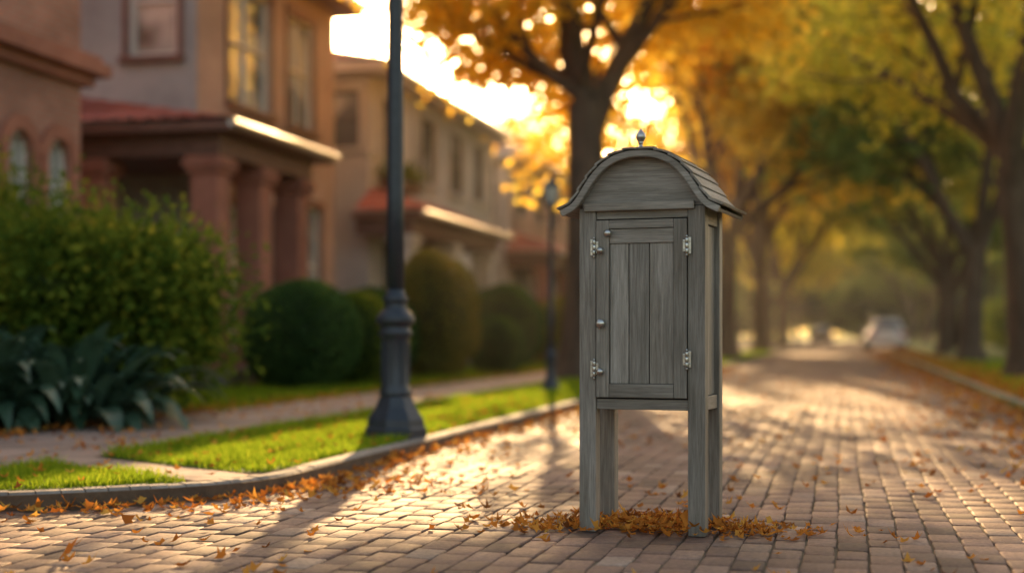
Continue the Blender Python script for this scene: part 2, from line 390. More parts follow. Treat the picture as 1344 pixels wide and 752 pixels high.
vergeA = [(-2.78, 60), (-2.78, 7.0), (-2.82, 6.62), (-2.95, 6.6), (-3.4, 6.84), (SW1 + .02, 7.28), (SW1 + .02, 60)]
poly_sheet("verge_turf", vergeA, KH - 0.006, M_GROUND)
grass_mesh("grass_verge_blades", vergeA, 4500, 0.05, fall=7.5)
bedB = [(-2.96, 6.07), (-3.22, 5.83), (-3.75, 5.45), (-4.1, 5.3), (SW1, 6.78), (-3.4, 6.37)]
bedC = [(-5.5, 4.95), (-9, 4.75), (-9, 7.2), (-5.5, 7.2)]
poly_sheet("grass_bed_turf", bedB, KH - 0.006, M_GROUND)
grass_mesh("grass_bed_blades", bedB, 5200, 0.045)
grass_mesh("front_lawn_blades", bedC, 1500, 0.06)
grass_mesh("grass_right_verge_blades", [(1.84, 8), (5, 8), (8, 40), (1.84, 40)], 1200, 0.06, fall=12)
grass_mesh("garden_grass_blades", [(-5.5, 12), (-5.5, 60), (-7.6, 60), (-7.6, 12)], 700, 0.08, fall=16)

def blob_foliage(name, loc, rad, mat, n, ls, lobes=0, sprig=0.0, shell=0.25, seed=0, clip_z=0.05, noise=0.06):
    r_ = np.random.default_rng(seed + 11)
    rad = np.array(rad, float)
    L_ = [(np.zeros(3), np.ones(3))]
    for i in range(lobes):
        d = r_.normal(size=3); d /= np.linalg.norm(d); d[2] = abs(d[2]) * 0.9 - 0.1
        L_.append((d * r_.uniform(0.5, 0.8), np.full(3, r_.uniform(0.28, 0.5))))
    Ps = []; Rn = []; As = []
    wts = np.array([l[1][0] ** 2 for l in L_]); wts /= wts.sum()
    for (c, s), wt in zip(L_, wts):
        m = int(n * wt); d = r_.normal(size=(m, 3)); d /= np.linalg.norm(d, axis=1, keepdims=True)
        lump = 1 + noise * (np.sin(d[:, 0] * 7 + seed) + np.sin(d[:, 1] * 9 + 2 * seed) + np.sin(d[:, 2] * 8 + d[:, 0] * 5))
        rr = (1 - shell * r_.random(m) ** 1.6) * lump
        p = c + d * s * rr[:, None]
        if sprig: p += d * (r_.random(m) ** 6)[:, None] * sprig
        Ps.append(p); As.append(d + r_.normal(0, .6, (m, 3)))
        cl = 0.5 + 0.25 * np.sin(d[:, 0] * 5 + d[:, 1] * 4 + c[0] * 9) + 0.1 * d[:, 2]
        Rn.append(np.clip(cl * .6 + r_.random(m) * .4, 0, 1))
    P = np.concatenate(Ps); A = np.concatenate(As); Rn = np.concatenate(Rn)
    P = P * rad; P[:, 2] += rad[2] * 0.92
    k = P[:, 2] > clip_z; P, A, Rn = P[k], A[k], Rn[k]
    V, F = leaf_quads(P, ls * r_.uniform(.6, 1.3, len(P)), 0.55, A)
    e = empty(name, loc)
    me = fast_mesh("leaves", V, F, np.repeat(Rn, 4), [mat]); link(bpy.data.objects.new("leaves", me), e)
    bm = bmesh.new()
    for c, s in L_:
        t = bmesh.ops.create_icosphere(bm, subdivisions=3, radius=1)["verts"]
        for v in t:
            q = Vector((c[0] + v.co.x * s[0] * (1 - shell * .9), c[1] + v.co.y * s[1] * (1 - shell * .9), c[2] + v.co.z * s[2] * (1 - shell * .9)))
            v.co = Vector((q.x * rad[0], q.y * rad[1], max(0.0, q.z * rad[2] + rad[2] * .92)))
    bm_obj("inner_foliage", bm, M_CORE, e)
    return e

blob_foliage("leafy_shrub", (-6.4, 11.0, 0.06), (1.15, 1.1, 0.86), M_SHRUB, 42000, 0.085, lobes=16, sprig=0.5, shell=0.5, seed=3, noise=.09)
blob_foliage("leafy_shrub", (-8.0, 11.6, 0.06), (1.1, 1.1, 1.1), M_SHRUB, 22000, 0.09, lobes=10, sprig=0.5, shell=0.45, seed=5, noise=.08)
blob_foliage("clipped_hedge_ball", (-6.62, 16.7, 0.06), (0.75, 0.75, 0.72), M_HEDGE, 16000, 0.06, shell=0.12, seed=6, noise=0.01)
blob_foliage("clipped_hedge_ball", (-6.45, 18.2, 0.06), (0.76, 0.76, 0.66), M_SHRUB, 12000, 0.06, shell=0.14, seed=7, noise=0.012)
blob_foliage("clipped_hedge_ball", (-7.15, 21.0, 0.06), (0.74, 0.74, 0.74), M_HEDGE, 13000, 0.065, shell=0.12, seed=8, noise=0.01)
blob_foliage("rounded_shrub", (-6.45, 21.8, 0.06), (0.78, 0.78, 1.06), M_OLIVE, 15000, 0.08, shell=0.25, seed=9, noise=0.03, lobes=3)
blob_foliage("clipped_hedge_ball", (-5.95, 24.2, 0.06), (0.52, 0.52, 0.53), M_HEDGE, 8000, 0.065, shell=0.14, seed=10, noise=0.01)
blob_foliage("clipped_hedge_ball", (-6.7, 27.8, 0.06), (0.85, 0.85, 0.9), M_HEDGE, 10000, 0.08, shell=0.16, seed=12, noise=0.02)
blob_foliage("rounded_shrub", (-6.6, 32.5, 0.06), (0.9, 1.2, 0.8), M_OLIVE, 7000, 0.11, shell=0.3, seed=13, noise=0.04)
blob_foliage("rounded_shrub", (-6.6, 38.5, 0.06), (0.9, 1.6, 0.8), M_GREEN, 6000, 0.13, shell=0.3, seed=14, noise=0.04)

def broadleaf(name, loc, n=75, L0=0.75, seed=1):
    r_ = random.Random(seed); V = []; F = []; R = []
    for i in range(n):
        az = r_.uniform(0, 2 * math.pi); el = r_.uniform(0.45, 1.35); l = L0 * r_.uniform(.6, 1.1); wd = r_.uniform(.055, .085)
        p = Vector((math.cos(az), math.sin(az), 0)) * r_.uniform(0, .4); d = Vector((math.cos(az) * math.cos(el), math.sin(az) * math.cos(el), math.sin(el)))
        sd = Vector((-math.sin(az), math.cos(az), 0)); k = 12; b0 = len(V); rv = r_.random()
        for j in range(k + 1):
            t = j / k
            bl_ = 0.0 if t < .3 else math.sin(math.pi * ((t - .3) / .7) ** .75)
            ww = .006 + wd * max(0.0, bl_)
            if j == k: ww = .001
            up = d.cross(sd).normalized() * -1
            V += [p - sd * ww + up * ww * -.3, p.copy(), p + sd * ww + up * ww * -.3]; R += [rv] * 3
            p = p + d * (l / k); d = (d + Vector((0, 0, -0.04 - .3 * t * t - .12 * t))).normalized()
        for j in range(k):
            a = b0 + j * 3; F += [(a, a + 1, a + 4, a + 3), (a + 1, a + 2, a + 5, a + 4)]
    me = fast_mesh(name, [tuple(v) for v in V], F, R, [M_HOSTA], smooth=True)
    o = link(bpy.data.objects.new(name, me)); o.location = loc; return o
broadleaf("broad_leaf_plant", (-5.68, 9.75, 0.065), 150, 0.9, 1)
broadleaf("broad_leaf_plant", (-6.35, 9.5, 0.065), 150, 1.05, 2)

# ------------------------------------------------------------------ trees
def tree_mesh(name, seed, height, r0, fork, nleaf, leafsize, mat, spread=0.75, nl1=4, sig=0.4, limbs=None, drop=1.0, straight=1.0, tilt0=(.35, .62), xmin=None):
    R = random.Random(seed); br = []; tips = []
    def grow(p, d, l, r, lev):
        n = 6 if lev < 3 else 4; pts = [p.copy()]; rad = [r]
        for i in range(n):
            up = 0.10 if lev < 2 else 0.03
            jt = (.10 + .03 * lev) * (straight if lev == 0 else 1)
            d = (d + Vector((R.gauss(0, jt), R.gauss(0, jt), R.gauss(0, .07) + up))).normalized()
            p = p + d * (l / n); pts.append(p.copy()); rad.append(r * (1 - (0.62 if lev else .28) * (i + 1) / n))
        if xmin is not None and lev >= 2 and pts[-1].x < xmin: return
        br.append((pts, rad, lev))
        if lev >= 3:
            tips.extend(pts[1:]); return
        if lev == 2: tips.extend(pts[4:])
        nb = [nl1, 6, 6][lev]
        for k in range(nb):
            if lev == 0:
                idx = n if k < 2 else n - 1; az = 2 * math.pi * (k + R.uniform(-.2, .2)) / nb + seed; tilt = R.uniform(*tilt0) * (1 + spread * .3)
                nd = Vector((math.cos(az) * math.sin(tilt), math.sin(az) * math.sin(tilt), math.cos(tilt)))
            else:
                idx = min(n, 2 + int(k * (n - 1) / nb + R.random())); ax = (pts[idx] - pts[idx - 1]).normalized()
                q = Vector((R.gauss(0, 1), R.gauss(0, 1), R.gauss(0, .6))); q = (q - ax * q.dot(ax)).normalized()
                t = R.uniform(.5, 1.05) * spread * 1.2; nd = (ax * math.cos(t) + q * math.sin(t)).normalized()
                if k == nb - 1: nd = (ax + q * .2).normalized(); idx = n
            sc_ = 1.0 if lev == 0 else min(1.0, l / ((height - fork) * (.62 if lev == 1 else .3)) * 1.15)
            fl = {0: (height - fork) * R.uniform(.62, .78), 1: (height - fork) * R.uniform(.3, .42) * sc_, 2: (height - fork) * R.uniform(.14, .22) * sc_}[lev]
            grow(pts[idx].copy(), nd, fl, rad[idx] * (.72 if lev == 0 else .6), lev + 1)
    grow(Vector((0, 0, -0.1)), Vector((0, 0, 1)), fork, r0, 0)
    if limbs:
        for (p, d, l, r) in limbs: grow(Vector(p), Vector(d).normalized(), l, r, 1)
    V = []; F = []
    for pts, rad, lev in br:
        k = [14, 9, 6, 4][lev]; b0 = len(V)
        for i, (p, r) in enumerate(zip(pts, rad)):
            d = (pts[min(i + 1, len(pts) - 1)] - pts[max(i - 1, 0)]).normalized()
            u = d.cross(Vector((0.31, 0.95, 0.05))).normalized(); v = d.cross(u)
            rr = r * (1.45 if (lev == 0 and i == 0) else 1)
            for j in range(k):
                a = 2 * math.pi * j / k; w_ = 1 + (.08 * math.sin(3 * a + i) if lev == 0 else 0)
                V.append(tuple(p + (u * math.cos(a) + v * math.sin(a)) * rr * w_))
        for i in range(len(pts) - 1):
            for j in range(k): F.append((b0 + i * k + j, b0 + i * k + (j + 1) % k, b0 + (i + 1) * k + (j + 1) % k, b0 + (i + 1) * k + j))
    V = np.array(V); F = np.array(F)
    T = np.array([tuple(t) for t in tips]); r_ = np.random.default_rng(seed)
    cr = r_.random(len(T)); wt = r_.random(len(T)) ** 1.5; wt /= wt.sum()
    idx = r_.choice(len(T), nleaf, p=wt)
    P = T[idx] + r_.normal(0, sig, (nleaf, 3)) * np.array([1, 1, .75]); P[:, 2] -= r_.random(nleaf) * .25 * drop
    LV, LF = leaf_quads(P, leafsize * r_.uniform(.6, 1.3, nleaf), 0.7)
    rn = np.clip(cr[idx] * .55 + r_.random(nleaf) * .45, 0, 1)
    nv = len(V)
    return fast_mesh(name, np.concatenate([V, LV]), np.concatenate([F, LF + nv]), np.concatenate([np.full(nv, .5), np.repeat(rn, 4)]),
                     [M_BARK, mat], np.concatenate([np.zeros(len(F)), np.ones(len(LF))]))
def put(name, me, x, y, rz=0, s=1.0, z=0.06):
    o = bpy.data.objects.new(name, me); o.location = (x, y, z); o.rotation_euler = (0, 0, rz); o.scale = (s, s, s); COL.objects.link(o); return o

T_MAIN = tree_mesh("tree_golden_near", 21, 12.5, 0.36, 4.4, 34000, 0.16, M_GOLD, spread=.8, nl1=3, sig=.34, straight=.25, tilt0=(.2, .34), xmin=-3.3,
                   limbs=[((-.05, 0, 4.4), (-1, .1, .75), 3.2, .11), ((-.1, .1, 4.4), (-.5, .9, .3), 3.6, .11), ((.1, .1, 4.4), (.8, .5, .7), 3.4, .11),
                          ((0, .1, 4.5), (.15, 1, .3), 3.4, .1), ((-.1, 0, 4.6), (-.9, .5, .25), 2.8, .09), ((.0, -.1, 4.6), (.5, -.8, .7), 2.6, .09)])
T_GOLDA = tree_mesh("tree_golden_a", 4, 13.0, 0.30, 3.4, 13000, 0.34, M_GOLD, sig=.5, nl1=5, straight=.4)
T_GOLDB = tree_mesh("tree_golden_b", 9, 14.5, 0.30, 3.4, 13000, 0.36, M_YGREEN, sig=.55, nl1=5, straight=.4)
T_GREEN = tree_mesh("tree_green_a", 15, 13.5, 0.33, 3.4, 13000, 0.34, M_GREEN, sig=.55, nl1=5, straight=.5)
T_RNEAR = tree_mesh("tree_right_near", 33, 12.0, 0.33, 3.6, 18000, 0.17, M_YGREEN, spread=.85, nl1=4, sig=.34, straight=.5,
                    limbs=[((0, 0, 3.4), (-.9, .1, .8), 5.2, .15), ((0, 0, 3.3), (-.7, .8, .9), 5.0, .14)])
put("maple_tree", T_MAIN, -3.95, 21.7, 0.0)
put("maple_tree", T_GOLDA, -3.3, 41.0, 1.0, 1.05)
put("maple_tree", T_GOLDA, -3.4, 60.0, 2.4, 1.15)
put("maple_tree", T_GOLDB, -3.5, 82.0, 0.3, 1.1)
put("maple_tree", T_GOLDA, -14.5, 65.0, 3.3, 0.82)
put("maple_tree", T_GOLDA, -19.5, 60.0, 5.0, 0.8)
put("maple_tree", T_GOLDB, -10.5, 72.0, 1.9, 0.8)
put("linden_tree", T_RNEAR, 2.95, 24.6, 0.0)
put("linden_tree", T_GREEN, 3.2, 38.8, 2.2, 0.95)
put("linden_tree", T_GOLDB, 3.6, 56.0, 3.9, 0.95)
put("linden_tree", T_GREEN, 5.4, 76.0, 5.1, 1.0)
k = 0
distant = bpy.data.collections.new("distant_trees"); COL.children.link(distant)
def far(me, x, y, s=1.0):
    global k
    k += 1
    o = bpy.data.objects.new("distant_tree", me); o.location = (x, y, 0.05); o.rotation_euler = (0, 0, k * 1.37); o.scale = (s, s, s * .95); distant.objects.link(o)
for y in range(108, 180, 30):
    far([T_GOLDB, T_GREEN][k % 2], -5.5, y, 1.1); far([T_GREEN, T_GOLDB][(k // 2) % 2], 7.0, y - 6, 1.1)
for y in (60, 92, 125): far(T_GREEN, 11.5 + (y % 5), y, 1.0)
far(T_GREEN, 20, 110, 1.1); far(T_GREEN, 18, 150, 1.2)
far(T_GOLDB, -13, 120, 1.0)
for x, y in ((-30, 125), (-14, 165), (-3, 190), (8, 188), (19, 185), (-28, 170)):
    far([T_GREEN, T_GOLDB, T_GREEN][k % 3], x, y, 1.25)
for i in range(7):
    blob_foliage("distant_hedge", (6.8 + i * .8 + (i % 2) * .5, 44 + i * 15, 0.05), (1.8, 4.5, 1.5), M_GREEN, 4000, 0.26, shell=.3, seed=30 + i, lobes=4, noise=.05)
for i, (x, y) in enumerate(((-12, 176), (2, 184), (15, 178), (-28, 172), (30, 172), (-20, 150), (8, 172))):
    blob_foliage("distant_hedge", (x, y, 0.0), (10, 4, 4.3 + (i % 3) * .5), M_GREEN, 7000, 0.7, shell=.3, seed=50 + i, lobes=8, noise=.08)

# ------------------------------------------------------------------ fallen leaves
def fallen(name, P, size, zr, flat=0.5):
    n = len(P); V = np.zeros((n, 9, 3)); ang = rng.uniform(0, 2 * np.pi, n)
    out = [(0, 0), (0.5, 0.02), (0.2, 0.17), (0.22, 0.46), (-0.05, 0.2), (-0.45, 0.12), (-0.15, -0.18), (0.02, -0.46), (0.2, -0.18)]
    curl = rng.uniform(0.1, 1.1, n) * size; tx = rng.normal(0, flat, n); ty = rng.normal(0, flat, n)
    for i, (a, b_) in enumerate(out):
        a_ = a + (rng.normal(0, .05, n) if i else 0); c_ = b_ + (rng.normal(0, .05, n) if i else 0)
        lx = a_ * size; ly = c_ * size
        V[:, i, 0] = P[:, 0] + lx * np.cos(ang) - ly * np.sin(ang); V[:, i, 1] = P[:, 1] + lx * np.sin(ang) + ly * np.cos(ang)
        V[:, i, 2] = curl * (a_ ** 2 + c_ ** 2) * 1.6 + lx * tx * .7 + ly * ty * .7
    V[:, :, 2] -= V[:, :, 2].min(1, keepdims=True); V[:, :, 2] += (P[:, 2] + zr)[:, None]
    f = [(0, i, i + 1 if i < 8 else 1) for i in range(1, 9)]
    F = (np.arange(n)[:, None, None] * 9 + np.array(f)[None]).reshape(-1, 3)
    me = fast_mesh(name, V.reshape(-1, 3), F, np.repeat(np.clip(rng.normal(.5, .28, n), 0, 1), 9), [M_FALLEN])
    return link(bpy.data.objects.new(name, me))
def pts3(x, y, z): return np.c_[x, y, z]
CX, CY = -0.733, 5.503
n = 720; px = CX + rng.normal(0, .30, n) + .0; py = CY - .02 + rng.normal(0, .12, n)
fallen("fallen_leaves_pile", pts3(px, py, rng.random(n) * .04 * np.exp(-((px - CX) / .35) ** 2)), rng.uniform(.03, .06, n), .003)
n = 1900; px = rng.uniform(-2.6, 1.65, n); py = 3.6 + rng.random(n) ** 1.3 * 22
cl = np.sin(px * 2.3 + 1.1) * np.sin(py * 1.7 + .4) + .5 * np.sin(px * 5.1 + py * 3.7) + rng.normal(0, .6, n); kk = cl > .1
px, py = px[kk], py[kk]; n = len(px)
fallen("scattered_leaves", pts3(px, py, np.zeros(n)), rng.uniform(.035, .07, n), .003, .5)
n = 1700; py = 6.4 + rng.random(n) ** 1.2 * 26; px = -2.62 + rng.exponential(.16, n) * (1 + .8 * np.sin(py * 2.1) * np.sin(py * .9 + 1))
px = np.maximum(px, -2.63)
fallen("gutter_leaves", pts3(px, py, rng.random(n) * .03 * np.exp(-(px + 2.63) * 6)), rng.uniform(.035, .07, n), .003)
E = np.array(edge[4:-2]); n = 460; t = rng.random(n) * (len(E) - 1.01); i0 = t.astype(int); fr = t - i0
pp = E[i0] * (1 - fr[:, None]) + E[i0 + 1] * fr[:, None]; dd = E[i0 + 1] - E[i0]; dd /= np.linalg.norm(dd, axis=1, keepdims=True) + 1e-9
nn = np.c_[dd[:, 1], -dd[:, 0]] * -1; off = rng.exponential(.2, n)[:, None] + .03
out_ = pp + nn * off; bad = in_poly(out_[:, 0], out_[:, 1], land); out_[bad] = (pp - nn * off)[bad]
fallen("gutter_leaves", pts3(out_[:, 0], out_[:, 1], rng.random(n) * .015), rng.uniform(.035, .07, n), .003)
n = 800; px = rng.uniform(-5.4, -2.7, n); py = rng.uniform(5.4, 15, n); k_ = in_poly(px, py, land)
px, py = px[k_], py[k_]; fallen("verge_leaves", pts3(px, py, np.full(len(px), KH + .012)), rng.uniform(.035, .06, len(px)), .008)
n = 1700; px = -5.4 - np.abs(rng.normal(0, .35, n)); py = 7 + rng.random(n) * 25
fallen("garden_bed_leaves", pts3(px, py, np.full(n, KH) + rng.random(n) * .02), rng.uniform(.04, .07, n), 0.0)
n = 6000; px = 1.85 + rng.normal(0, .5, n); py = 8 + rng.random(n) ** 1.2 * 60
z = np.where(px > 1.7, KH + .03, 0.0); fallen("gutter_leaves", pts3(px, py, z), rng.uniform(.05, .1, n), .003)

# ------------------------------------------------------------------ wooden cabinet
cab = empty("wooden_cabinet_on_posts", (CX, CY, 0.0), math.radians(-6.8))
W2, D2 = 0.245, 0.16
PW = 0.066
for i, (sx, sy) in enumerate(((-1, -1), (1, -1), (1, 1), (-1, 1))):
    x0, x1 = sorted((sx * W2, sx * (W2 - PW))); y0, y1 = sorted((sy * D2, sy * (D2 - PW * .9)))
    box(f"post_{i+1}", x0, x1, y0, y1, 0.0, 1.235, M_WZ, cab, 0.004)
ix = W2 - PW
box("bottom_rail_front", -ix + .0005, ix - .0005, -D2 + .010, -D2 + .045, .468, .508, M_WX, cab)
box("bottom_rail_back", -ix + .0005, ix - .0005, D2 - .045, D2 - .010, .468, .508, M_WX, cab)
box("top_rail_front", -ix + .0005, ix - .0005, -D2 + .008, -D2 + .04, 1.192, 1.226, M_WX, cab)
box("gable_moulding", -.222, .206, -D2 - .016, -D2 - .001, 1.222, 1.254, M_WX, cab)
box("floor_board", -ix - .02, ix + .02, -D2 + .05, D2 - .05, .490, .507, M_WX, cab, .002)
box("back_panel", -ix - .005, ix + .005, D2 - .03, D2 - .012, .509, 1.23, M_WZ, cab, .002)
for s, nme in ((1, "right"), (-1, "left")):
    iy = D2 - PW * .9
    def bx(nm_, a, b_, y0, y1, z0, z1, mt):
        x0, x1 = sorted((s * a, s * b_)); box(nm_, x0, x1, y0, y1, z0, z1, mt, cab, .0025)
    bx(f"side_bottom_rail_{nme}", W2 - .008, W2 - .045, -iy + .0005, iy - .0005, .468, .520, M_WY)
    bx(f"side_top_rail_{nme}", W2 - .008, W2 - .045, -iy + .0005, iy - .0005, 1.17, 1.246, M_WY)
    bx(f"side_board_1_{nme}", W2 - .018, W2 - .034, -iy + .0005, -.0015, .522, 1.168, M_WZ)
    bx(f"side_board_2_{nme}", W2 - .020, W2 - .034, .0015, iy - .0005, .522, 1.168, M_WZ)
dx0, dx1, dz0, dz1 = -ix + .003, ix - .003, .514, 1.187
fy0, fy1 = -D2 - .006, -D2 + .022
box("door_stile_left", dx0, dx0 + .05, fy0, fy1, dz0, dz1, M_WZ, cab)
box("door_stile_right", dx1 - .05, dx1, fy0, fy1, dz0, dz1, M_WZ, cab)
a, b2 = dx0 + .0508, dx1 - .0508
box("door_top_rail", a, b2, fy0 + .001, fy1, dz1 - .032, dz1, M_WX, cab, .002)
box("door_upper_panel", a, b2, fy0 + .007, fy1, dz1 - .088, dz1 - .0335, M_WX, cab, .003)
box("door_bottom_rail", a, b2, fy0 + .001, fy1, dz0, dz0 + .052, M_WX, cab)
pw = [0, .30, .62, 1.0]
for i in range(3):
    box(f"door_plank_{i+1}", a + (b2 - a) * pw[i] + .0014, a + (b2 - a) * pw[i + 1] - .0014, fy0 + .013, fy1 - .002, dz0 + .053, dz1 - .089, M_WZ, cab, .0026)
box("door_backing", dx0 + .002, dx1 - .002, fy1 + .001, fy1 + .006, dz0, dz1, M_DARKIN, cab, 0)
cp = [(0, 1.446), (.06, 1.440), (.115, 1.420), (.162, 1.386), (.2, 1.342), (.232, 1.294), (.263, 1.253), (.312, 1.226)]
full = [(-x, z) for x, z in cp[::-1]] + cp[1:]
pr = np.array(curve_pts(full, 10)); seg = np.r_[0, np.cumsum(np.linalg.norm(np.diff(pr, axis=0), axis=1))]
def prof(s):
    s = np.clip(s, 0, 1) * seg[-1]; return np.array([np.interp(s, seg, pr[:, 0]), np.interp(s, seg, pr[:, 1])])
def profn(s):
    t = prof(s + .004) - prof(s - .004); t /= np.linalg.norm(t) + 1e-9; return np.array([-t[1], t[0]])
def shell(name, y0, y1, o0, o1, s0=0, s1=1, n=56, mat=M_WY):
    V = []; F = []
    for i in range(n + 1):
        s = s0 + (s1 - s0) * i / n; p = prof(s); nn = profn(s)
        for y in (y0, y1):
            for o in (o0, o1): q = p + nn * o; V.append((q[0], y, q[1]))
    for i in range(n):
        a_ = i * 4; b_ = a_ + 4
        F += [(a_ + 1, a_ + 3, b_ + 3, b_ + 1), (a_, b_, b_ + 2, a_ + 2), (a_, a_ + 1, b_ + 1, b_), (a_ + 2, b_ + 2, b_ + 3, a_ + 3)]
    F += [(0, 2, 3, 1), (n * 4, n * 4 + 1, n * 4 + 3, n * 4 + 2)]
    bm = bmesh.new(); vs = [bm.verts.new(v) for v in V]
    for f in F: bm.faces.new([vs[i] for i in f])
    bmesh.ops.recalc_face_normals(bm, faces=bm.faces)
    ed = [e for e in bm.edges if len(e.link_faces) == 2 and e.calc_face_angle(0) > 1.0]
    bmesh.ops.bevel(bm, geom=ed, offset=.0025, segments=2, affect='EDGES')
    return bm_obj(name, bm, mat, cab)
RY0, RY1 = -.205, .245
shell("roof_deck", RY0 + .02, RY1 - .004, -.022, -.010)
shell("roof_front_arch", RY0, RY0 + .019, -.026, -.001, .0, 1.0, mat=M_WX)
shell("roof_back_arch", RY1 - .003, RY1 + .012, -.026, -.001, .0, 1.0, mat=M_WX)
NB = 14
for i in range(NB):
    s0, s1 = i / NB, (i + 1) / NB
    right = (s0 + s1) / 2 > .5; mid = .0009
    p0, p1 = prof(s0 + mid), prof(s1 - mid); n0, n1 = profn(s0 + mid), profn(s1 - mid); pm = prof((s0 + s1) / 2); nmn = profn((s0 + s1) / 2)
    lift0, lift1 = (.0, .006) if right else (.006, .0)
    pts = []
    ov = .006
    t0 = (p1 - p0) / np.linalg.norm(p1 - p0)
    if right: p1 = p1 + t0 * ov
    else: p0 = p0 - t0 * ov
    for p, nv, lf in ((p0, n0, lift0), (pm, nmn, (lift0 + lift1) / 2), (p1, n1, lift1)):
        pts.append((p + nv * (lf), p + nv * (lf + .0085)))
    V = []; ye = RY0 - .004 - random.uniform(0, .002); yb = RY1 + .016 + random.uniform(0, .004)
    for y in (ye, yb):
        for lo, hi in pts: V += [(lo[0], y, lo[1]), (hi[0], y, hi[1])]
    bm = bmesh.new(); vs = [bm.verts.new(v) for v in V]
    for f in [(0, 1, 7, 6), (4, 10, 11, 5), (1, 3, 9, 7), (3, 5, 11, 9), (0, 6, 8, 2), (2, 8, 10, 4), (0, 2, 3, 1), (2, 4, 5, 3), (6, 7, 9, 8), (8, 9, 11, 10)]: bm.faces.new([vs[j] for j in f])
    bmesh.ops.recalc_face_normals(bm, faces=bm.faces)
    ed = [e for e in bm.edges if e.calc_face_angle(0) > .9]
    bmesh.ops.bevel(bm, geom=ed, offset=.0018, segments=2, affect='EDGES')
    bm_obj(f"roof_board_{i+1}", bm, M_WY, cab)
for yy, nme in ((-D2 + .004, "front_gable_panel"), (D2 - .020, "back_gable_panel")):
    pts = []
    for s in np.linspace(.10, .90, 40):
        p = prof(s) + profn(s) * -.018; pts.append((p[0], p[1]))
    pts = [q for q in pts if abs(q[0]) < .238 and q[1] > 1.237]
    pts = [(pts[0][0], 1.237)] + pts + [(pts[-1][0], 1.237)]
    bm = bmesh.new(); vs = [bm.verts.new((x, yy, z)) for x, z in pts]; f = bm.faces.new(vs)
    r_ = bmesh.ops.extrude_face_region(bm, geom=[f])
    for v in [g for g in r_["geom"] if isinstance(g, bmesh.types.BMVert)]: v.co.y += .016
    bm_obj(nme, bm, M_WX, cab)
fz = 1.452
lathe("finial", [(.001, 0), (.017, .0), (.018, .005), (.011, .009), (.007, .013), (.006, .018), (.010, .021), (.010, .024), (.0075, .027), (.014, .033), (.0185, .042), (.019, .049), (.016, .058), (.010, .066), (.004, .073), (.0008, .080)], M_METAL, cab, (0.0, -.165, fz), 24)
def knob(name, x, z, y=-D2 - .006, r=.0115):
    lathe(name, [(.001, 0), (r * .8, 0), (r * .8, .002), (r * .4, .004), (r * .4, .010), (r * .85, .013), (r, .018), (r * .85, .023), (r * .4, .0265), (.0005, .0275)], M_METAL, cab, (x, y, z), 20, rotx=math.radians(90))
knob("door_knob", dx0 + .022, .795, r=.018)
knob("upper_knob", dx0 + .05, 1.137, y=fy0, r=.015)
def hinge(name, x, z, side):
    h = empty(name, (x, fy0 - .0005, z)); h.parent = cab
    box("post_leaf", *(sorted((side * .004, side * .016))), -.003, .001, -.031, .031, M_METAL, h, .001)
    box("door_leaf", *(sorted((-side * .004, -side * .016))), -.003, .000, -.022, .022, M_METAL, h, .001)
    for j in range(3):
        lathe(f"barrel_{j+1}", [(.0005, 0), (.006, 0), (.0068, .002), (.0068, .0165), (.006, .0185), (.0005, .0185)], M_METAL, h, (0, -.005, -.0295 + j * .0198), 14)
    lathe("pin_top", [(.0005, 0), (.0035, 0), (.0055, .004), (.004, .009), (.0005, .011)], M_METAL, h, (0, -.005, .0295), 12)
    lathe("pin_bottom", [(.0005, -.011), (.004, -.009), (.0055, -.004), (.0035, 0), (.0005, 0)], M_METAL, h, (0, -.005, -.0298), 12)
    for sx in (-1, 1):
        for zz in (-.015, .015):
            lathe("screw", [(.0005, 0), (.0028, 0), (.0022, .0016), (.0005, .002)], M_METAL, h, (sx * .0115, -.003, zz), 10, rotx=math.radians(90))
hinge("hinge_upper_left", dx0 - .006, 1.085, -1); hinge("hinge_lower_left", dx0 - .006, .622, -1)
hinge("hinge_upper_right", dx1 + .002, 1.085, 1); hinge("hinge_lower_right", dx1 + .002, .66, 1)
knob("latch_knob_upper", dx0 + .020, 1.072, r=.014); knob("latch_knob_lower", dx0 + .020, .612, r=.014)

